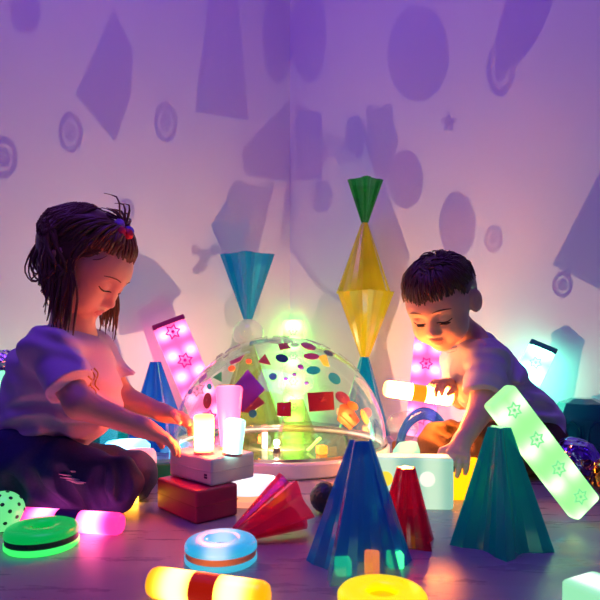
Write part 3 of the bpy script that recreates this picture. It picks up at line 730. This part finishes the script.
def face_parts(fd, H, off, root, brow, open_=0.):
    for y in (-1, 1):
        e = []
        for t in np.linspace(-1, 1, 11): e.append((y*.029+t*.0165, -.0052-.0042*(1-t*t)+.001*t*y))
        pts = face_line(fd, H, e, .001, .0004)
        if len(pts) > 4:
            n = len(pts); obj('eyelash', tube(np.array(pts)-off, [.0019*H.s*(.45+.55*math.sin(math.pi*(i+.5)/n)) for i in range(n)], 7), lash, root, smooth=True)
        pts = face_line(fd, H, [(y*.030+t*.019, .0195+.004*(1-t*t)-.0012*t*y) for t in np.linspace(-1, 1, 9)], .001, -.0004)
        if len(pts) > 4:
            n = len(pts); obj('eyebrow', tube(np.array(pts)-off, [.0025*H.s*(.4+.6*math.sin(math.pi*(i+.5)/n)) for i in range(n)], 7, .6), brow, root, smooth=True)
        if open_:
            pts = face_line(fd, H, [(y*.029+t*.0115, -.0128) for t in np.linspace(-1, 1, 9)], .001, -.0002)
            n = len(pts); obj('eye', tube(np.array(pts)-off, [.0046*H.s*math.sin(math.pi*(i+.6)/(n+.2)) for i in range(n)], 8), plastic('eye_dark', (.05, .03, .03), .12), root, smooth=True)

# ------------------------------------------------------------------ the kneeling girl
def girl():
    off = np.array([-.45, 1.06, 0.])
    R = thing('person', 'kneeling person in a lavender t-shirt and jeans reaching for the block stack', 'person', off)
    pit, yaw = D(37), D(9)
    H = Frame(npP(85, 266, 1.08), (math.cos(pit)*math.cos(yaw), -math.cos(pit)*math.sin(yaw), -math.sin(pit)), (math.sin(pit)*math.cos(yaw), -math.sin(pit)*math.sin(yaw), math.cos(pit)), .95)
    neck = npP(72, 334, 1.085); chest = npP(60, 375, 1.085); pel = npP(24, 452, 1.09)
    sN, sFr = npP(50, 352, .995), npP(92, 352, 1.165)
    eN, wN = npP(80, 404, .945), npP(146, 429, .985)
    eF, wF = npP(124, 398, 1.18), npP(166, 414, 1.13)
    hN, kN, aN = npP(20, 463, 1.035), npP(113, 484, 1.0), npP(10, 500, 1.0)
    hF, kF, aF = npP(25, 462, 1.15), npP(132, 476, 1.125), npP(15, 490, 1.15)
    b = Field((-.68, .88, -.005), (-.18, 1.30, .60), .0028)
    head(b, H)
    b.cap(H(-.030, 0, -.045), neck, .028, .031, .02); b.cap(neck, chest, .038, .060, .03); b.cap(chest, pel, .062, .066, .03)
    for s, e, w_ in ((sN, eN, wN), (sFr, eF, wF)):
        b.cap(neck+(s-neck)*.3, s, .035, .034, .02); b.cap(s, e, .031, .0245, .012); b.cap(e, w_, .0255, .0165, .010)
    for h_, k_, a_ in ((hN, kN, aN), (hF, kF, aF)): b.cap(pel, h_, .045, .042, .02); b.cap(h_, k_, .040, .024, .01); b.cap(k_, a_, .022, .018, .01)
    hand(b, wN, npP(172, 441, 1.01)-wN, (.10, .25, -1), 1, .30, .92, wr=.0165)
    hand(b, wF, npP(188, 420, 1.115)-wF, (.35, -.6, -.75), -1, .42, .92, wr=.0165)
    body = field_obj('body', b, off, [skin], R); paint_lips(body, H, off)
    face_parts(b, H, off, R, plastic('brow_brown', (.16, .08, .05), .6))
    # t-shirt
    t = Field((-.70, .90, .02), (-.30, 1.28, .42), .003)
    t.cap(neck+np.array([.0, 0, -.035]), chest, .052, .082, .03); t.cap(chest, pel+np.array([.02, 0, .005]), .084, .092, .04)
    t.ell(npP(82, 410, 1.07), (.058, .075, .06), None, .04); t.ell(npP(89, 386, 1.085), (.056, .078, .085), None, .03)
    for s, e in ((sN, eN), (sFr, eF)):
        t.cap(neck+(s-neck)*.25+np.array([0, 0, -.02]), s, .042, .043, .025); q = s+(e-s)*.70; t.cap(s, q, .041, .044, .02, flat=True)
    wrinkle(t, .0085, ((.5, .1, 1), (.9, 0, .5), (.2, .3, 1), (1, .2, -.4)), (70, 95, 120, 60), 3)
    fold(t, [[(10, 408), (40, 404), (72, 413)], [(4, 430), (35, 424), (70, 431), (94, 428)], [(14, 452), (50, 441), (80, 444)]], .0055, .016)
    t.cut(npP(45, 466, 1.08), (.25, 0, -1)); t.ell(neck+np.array([.012, 0, .018]), (.046, .048, .036), None, .006, 'sub')
    field_obj('t_shirt', t, off, plastic('lavender_cotton', (.62, .55, .74), .85, scale=300, var=.05, bump=.1, sheen=.2), R)
    ring = []
    for a in np.linspace(0, 2*np.pi, 25):
        ring.append(neck+np.array([.012, 0, .0])+np.array([.043*math.cos(a), .045*math.sin(a), -.012*math.cos(a)-.004]))
    obj('collar', tube(np.array(ring)-off, .0055, 8), plastic('lavender_rib', (.66, .58, .76), .85, scale=300), R, smooth=True)
    # printed motif on the chest
    pr = []
    for st in ([(91, 370), (95, 377), (90, 384), (96, 392), (92, 399)], [(88, 376), (92, 381), (87, 389), (90, 397)], [(94, 368), (98, 374), (95, 384), (99, 390)]):
        pts = []
        for q in spline(st, 14):
            h = t.hit((0, 0, CH), np.array(P(q[0], q[1], 1)-Vector((0, 0, CH))), 2, .001, .0004)
            if h is not None: pts.append(h)
        if len(pts) > 3: pr.append(tube(np.array(pts)-off, .0016, 6))
    if pr: obj('print', merge(pr), plastic('gold_print', (.55, .32, .08), .35, .3, scale=200, var=.6), R)
    # jeans
    j = Field((-.72, .90, -.002), (-.22, 1.27, .22), .003)
    j.ell(pel+np.array([-.005, 0, -.02]), (.085, .105, .075), None, .03)
    for h_, k_, a_ in ((hN, kN, aN), (hF, kF, aF)): j.cap(h_, k_, .068, .050, .02); j.cap(k_, a_, .047, .034, .012)
    wrinkle(j, .0045, ((1, 0, .3), (.8, .4, -.6), (.4, 0, 1)), (85, 110, 140), 5)
    fold(j, [[(60, 470), (66, 490), (80, 506)], [(100, 470), (96, 488), (104, 505)], [(30, 472), (40, 492), (66, 510)], [(8, 478), (20, 500)], [(118, 462), (124, 480), (122, 498)]], .005)
    j.cut((0, 0, .001), (0, 0, -1), .003)
    field_obj('jeans', j, off, plastic('dark_denim', (.022, .030, .13), .8, scale=260, var=.35, bump=.2), R)
    rip = []
    for y0, x0, x1 in ((474, 59, 72), (477, 60, 80), (480, 66, 86), (471, 70, 76), (482, 72, 84)):
        pts = []
        for x in np.linspace(x0, x1, 9):
            h = j.hit((0, 0, CH), np.array(P(x, y0+.14*(x-x0), 1)-Vector((0, 0, CH))), 2, .001, .0004)
            if h is not None: pts.append(h)
        if len(pts) > 4: n = len(pts); rip.append(tube(np.array(pts)-off, [.0036*math.sin(math.pi*(i+.4)/n)+.0004 for i in range(n)], 6, .5))
    if rip: obj('worn_patch', merge(rip), plastic('worn_denim', (.5, .42, .55), .9), R)
    # shoes
    for a_ in (aN, aF):
        s = Field(a_+np.array([-.16, -.05, -.06]), a_+np.array([.04, .05, .06]), .003)
        s.cap(a_+np.array([-.012, 0, .002]), a_+np.array([-.075, 0, -.012]), .031, .026, .01); s.cut((0, 0, .002), (0, 0, -1), .003)
        field_obj('shoe', s, off, plastic('red_shoe', (.75, .03, .06), .5), R)
    # hair
    Hh = Field(H(0, 0, 0)-.17, H(0, 0, 0)+.17, .0032)
    Hh.ell(H(-.018, 0, .034), np.array((.093, .080, .078))*H.s, H.R, .01); Hh.ell(H(-.050, 0, .020), np.array((.048, .066, .065))*H.s, H.R, .03)
    Hh.cap(H(-.045, 0, .02), H(-.045, 0, .02)+np.array([0, 0, -.075]), .055, .034, .03)
    Hh.cut(H(.052, 0, .040), H.d(.86, 0, -.50), .012)
    Hh.ell(H(.055, 0, -.06), np.array((.085, .066, .085))*H.s, H.R, .015, 'sub')
    base = Hh.mesh(off)
    locks = [(base[0], [tuple(q) for q in base[1].tolist()])]
    g = np.random.default_rng(4)
    pony = (.022, -.004, .108)
    def lock(ctrl, r, jit, n=11):
        c = np.array([H(*q) for q in ctrl]); c[1:] += g.normal(size=(len(c)-1, 3))*jit; p = spline(c, n)-off
        locks.append(tube(p, [r*(.7+.5*math.sin(math.pi*min(1, i/(n-1)*1.0)))*(1 if i < n-2 else .45) for i in range(n)], 6, .7))
    def cap_pt(az, el, k=1.0):                           # a point on the hair cap
        return (-.018+.096*k*math.cos(el)*math.cos(az), .083*k*math.cos(el)*math.sin(az), .034+.081*k*math.sin(el))
    for i in range(150):                                # from the hairline up to the hair tie
        az = g.uniform(-2.0, 2.0); el0 = .16+.20*max(0, math.cos(az))+g.uniform(-.06, .08)-.25*max(0, abs(az)-1.0)
        a = cap_pt(az, el0, 1.0); m1 = cap_pt(az*.93, el0+(1.25-el0)*.4, 1.03); m2 = cap_pt(az*.7, el0+(1.25-el0)*.75, 1.05)
        lock([a, m1, m2, pony], .0038, .0022)
    dn = np.array((0, 0, -1.)); bk = -np.array((H.R[0, 0], H.R[1, 0], 0)); bk /= np.linalg.norm(bk)
    def fall(a, m, steps, r, jit, n=12):                # starts on the head, then hangs under its own weight
        pts = [H(*a), H(*m)]
        for q in steps: pts.append(pts[-1]+np.asarray(q)+g.normal(size=3)*jit)
        p = spline(pts, n)-off
        locks.append(tube(p, [r*(.75+.45*math.sin(math.pi*i/(n-1)))*(1 if i < n-2 else .45) for i in range(n)], 6, .7))
    for i in range(320):                                # hanging down the back and sides
        az = g.uniform(1.85, 4.43); a = cap_pt(az, g.uniform(.3, 1.2), 1.02); m1 = cap_pt(az, g.uniform(-.15, .2), 1.07)
        L = g.uniform(.75, 1.05); w_ = g.normal()*.010; f_ = max(0, -math.cos(az))
        fall(a, m1, [dn*.040*L+bk*(.002-.010*f_), dn*.042*L+bk*(-.004+w_), dn*.036*L+bk*(.006-w_)], .0040, .0040)
    for s_, n_ in ((-1, 40), (1, 30)):                   # locks in front of the ears
        for i in range(n_):
            a = cap_pt(s_*g.uniform(.95, 1.6), g.uniform(.25, .6), 1.02); x = g.uniform(-.040, .030)
            L = g.uniform(.8, 1.1); fall(a, (x, s_*.082, .005), [dn*.045*L-bk*.004, dn*.045*L+bk*.004, dn*.035*L+bk*.004], .0025, .003)
    for i in range(18):                                 # stray curls at the back
        a = cap_pt(math.pi+g.normal()*.4, g.uniform(-.2, .3), 1.04); q = g.uniform(.5, 1.1)
        fall(a, cap_pt(math.pi, g.uniform(-.5, 0), 1.1), [bk*.016*q+dn*.03, bk*.010*q+dn*.035, -bk*.018*q+dn*.022, -bk*.022*q-dn*.006, dn*-.014+bk*.004], .0019, .004, 18)
    for s_ in (-1, 1):                                  # fine hair at the temples
        for i in range(46):
            az = s_*g.uniform(.35, 1.35); a = cap_pt(az, g.uniform(.12, .42), .985); b_ = cap_pt(az+s_*g.uniform(.10, .25), g.uniform(-.02, .16), .985); c_ = cap_pt(az+s_*g.uniform(.3, .5), g.uniform(-.3, -.1), 1.0)
            lock([a, b_, c_], .0011, .0012, 8)
    for i in range(24):                                 # tuft above the hair tie
        q = g.normal(size=3)*.011; lock([pony, (pony[0]-.006+q[0]*.5, q[1]*.6, pony[2]+.012), (pony[0]-.022+q[0], q[1]*1.6, pony[2]+.020+q[2]), (pony[0]-.042+q[0]*1.6, q[1]*2.2, pony[2]+.012+q[2])], .0022, .001, 8)
    obj('hair', merge(locks), hair_g, R, smooth=True)
    fl_ = []
    for k, cl in enumerate(((.75, .02, .06), (.2, .12, .75), (.85, .1, .2), (.35, .2, .85), (.7, .02, .1))):
        a = k*1.2566; c = H(pony[0]+.008+.012*math.cos(a), pony[1]-.006+.014*math.sin(a), pony[2]-.002+.006*math.sin(a*2))
        q = obj('hair_tie_petal', crumple(.013, .25, 30+k, 3), plastic('petal_%d' % k, cl, .5), R); q.location = Vector(c-off)
    return R
girl()

# ------------------------------------------------------------------ the crouching boy
def boy():
    off = np.array([.50, 1.38, 0.])
    R = thing('person', 'crouching person in a grey lavender t-shirt and brown trousers holding a lit stick', 'person', off)
    pit, yaw = D(33), D(33)
    f = np.array((-math.sin(yaw)*math.cos(pit), -math.cos(yaw)*math.cos(pit), -math.sin(pit))); u = np.array((-math.sin(yaw)*math.sin(pit), -math.cos(yaw)*math.sin(pit), math.cos(pit)))
    u = u+np.array((-.10, .0, 0))
    H = Frame(npP(441, 303, 1.31), f, u, 1.0)
    neck = npP(470, 343, 1.385); chest = npP(486, 376, 1.385); pel = npP(532, 433, 1.43)
    sN, sF = npP(487, 360, 1.285), npP(458, 358, 1.455)
    eN, wN = npP(481, 410, 1.225), npP(461, 444, 1.15)
    eF, wF = npP(462, 398, 1.43), npP(448, 386, 1.365)
    hN, kN, aN = npP(528, 440, 1.37), npP(482, 446, 1.255), npP(545, 462, 1.33)
    hF, kF, aF = npP(516, 436, 1.49), npP(438, 442, 1.385), npP(480, 452, 1.48)
    b = Field((.19, .98, -.005), (.72, 1.60, .56), .003)
    head(b, H)
    b.cap(H(-.030, 0, -.045), neck, .034, .037, .02); b.cap(neck, chest, .042, .062, .03); b.cap(chest, pel, .064, .068, .03)
    for s, e, w_ in ((sN, eN, wN), (sF, eF, wF)):
        b.cap(neck+(s-neck)*.3, s, .036, .036, .02); b.cap(s, e, .033, .027, .012); b.cap(e, w_, .0275, .0180, .010)
    for h_, k_, a_ in ((hN, kN, aN), (hF, kF, aF)): b.cap(pel, h_, .045, .040, .02); b.cap(h_, k_, .038, .024, .01); b.cap(k_, a_, .022, .018, .01)
    hand(b, wN, npP(458, 457, 1.115)-wN, (-.15, .45, -1), -1, .34, .95, wr=.018)
    hand(b, wF, npP(437, 382, 1.325)-wF, (-.35, -.25, -1), 1, .78, .95, wr=.018)
    body = field_obj('body', b, off, [skin], R); paint_lips(body, H, off)
    face_parts(b, H, off, R, plastic('brow_dark', (.12, .06, .04), .6), 1.)
    t = Field((.30, 1.18, .02), (.76, 1.58, .42), .003)
    t.cap(neck+np.array([.008, 0, -.022]), chest, .052, .080, .03); t.cap(chest, pel, .082, .088, .04)
    for s, e in ((sN, eN), (sF, eF)):
        t.cap(neck+(s-neck)*.25+np.array([0, 0, -.012]), s, .043, .044, .025); q = s+(e-s)*.72; t.cap(s, q, .044, .047, .018, flat=True)
    wrinkle(t, .0085, ((.4, .1, 1), (.9, 0, .6), (.2, .3, 1), (1, .2, .2)), (80, 95, 130, 60), 9)
    fold(t, [[(503, 397), (528, 387), (548, 393)], [(505, 416), (532, 408), (556, 411)], [(512, 432), (535, 424), (556, 427)], [(512, 350), (518, 366), (512, 388)]], .005, .016)
    t.cut(npP(545, 440, 1.42), (.55, .1, -1)); t.ell(neck+np.array([-.014, -.008, .020]), (.046, .048, .036), None, .006, 'sub')
    field_obj('t_shirt', t, off, plastic('grey_cotton', (.56, .53, .66), .85, scale=300, var=.05, bump=.1, sheen=.2), R)
    ring = [neck+np.array([-.014, -.006, 0])+np.array([.044*math.cos(a), .045*math.sin(a), .016*math.cos(a)-.003]) for a in np.linspace(0, 2*np.pi, 25)]
    obj('collar', tube(np.array(ring)-off, .0055, 8), plastic('grey_rib', (.5, .47, .62), .85, scale=300), R, smooth=True)
    j = Field((.24, 1.12, -.002), (.74, 1.62, .22), .0032)
    j.ell(pel+np.array([.0, 0, -.015]), (.088, .098, .075), None, .03)
    for h_, k_, a_ in ((hN, kN, aN), (hF, kF, aF)): j.cap(h_, k_, .062, .047, .02); j.cap(k_, a_, .045, .034, .012)
    wrinkle(j, .0075, ((1, 0, .3), (.8, .4, -.6), (.4, 0, 1)), (85, 110, 140), 6); fold(j, [[(436, 436), (448, 446), (452, 458)], [(450, 426), (462, 436), (470, 450)], [(440, 428), (456, 432)]], .005)
    j.cut((0, 0, .001), (0, 0, -1), .003)
    field_obj('trousers', j, off, plastic('brown_twill', (.10, .062, .034), .85, scale=260, var=.25, bump=.2), R)
    for a_ in (aN, aF):
        s = Field(a_+np.array([-.06, -.06, -.07]), a_+np.array([.16, .06, .06]), .0035)
        s.cap(a_+np.array([.012, 0, -.0]), a_+np.array([.075, 0, -.010]), .030, .026, .01); s.cut((0, 0, .002), (0, 0, -1), .003)
        field_obj('shoe', s, off, plastic('dark_shoe', (.05, .05, .07), .5), R)
    Hh = Field(H(0, 0, 0)-.15, H(0, 0, 0)+.15, .0032)
    Hh.ell(H(-.014, 0, .034), np.array((.094, .077, .075))*H.s, H.R, .01); Hh.ell(H(-.045, 0, .0), np.array((.058, .068, .07))*H.s, H.R, .03)
    Hh.cut(H(.050, 0, .045), H.d(.78, 0, -.62), .012); Hh.cut(H(-.02, 0, -.045), H.d(.25, 0, -1), .01)
    for y in (-1, 1): Hh.ell(H(-.004, y*.082, -.018), np.array((.034, .024, .042))*H.s, H.R, .006, 'sub')
    Hh.ell(H(.055, 0, -.055), np.array((.085, .064, .078))*H.s, H.R, .012, 'sub')
    base = Hh.mesh(off); locks = [(base[0], [tuple(q) for q in base[1].tolist()])]
    g = np.random.default_rng(14)
    def cp(az, el, k=1.0): return (-.014+.097*k*math.cos(el)*math.cos(az), .080*k*math.cos(el)*math.sin(az), .034+.078*k*math.sin(el))
    def lock(ctrl, r, jit, n=9):
        c = np.array([H(*q) for q in ctrl]); c[1:] += g.normal(size=(len(c)-1, 3))*jit; p = spline(c, n)-off
        locks.append(tube(p, [r*(1-.75*(i/(n-1))**2) for i in range(n)], 6, .7))
    for i in range(260):                                # combed forward from the crown
        az = g.uniform(-1.5, 1.5); e1 = .30+g.uniform(-.10, .10)-.12*math.cos(az*2)*(abs(az) < .8); st = g.uniform(.5, 1.1)
        lock([cp(az*.9+g.normal()*.1, e1+st*.9, 1.0), cp(az, e1+st*.5, 1.035), cp(az, e1+.12, 1.035), cp(az*1.02, e1-.10, 1.0)], .0032, .0016)
    for i in range(420):
        az = g.uniform(1.02, 5.26); sd = min(abs(az-1.62), abs(az-4.66)) < .42; e1 = g.uniform(.10 if sd else -.60, .7); e1 = max(e1, .0) if az < 1.25 or az > 5.03 else e1; lock([cp(az, e1+.35, 1.0), cp(az, e1+.15, 1.02), cp(az, e1-.05, 1.02)], .0028, .0015, 6)
    for i in range(60):
        az = g.uniform(0, 6.28); e1 = g.uniform(1.0, 1.4); lock([cp(az, e1, 1.0), cp(az+.4, e1-.1, 1.04), cp(az+.7, e1-.25, 1.06)], .0026, .002, 6)
    obj('hair', merge(locks), hair_b, R, smooth=True)
    return R
boy()
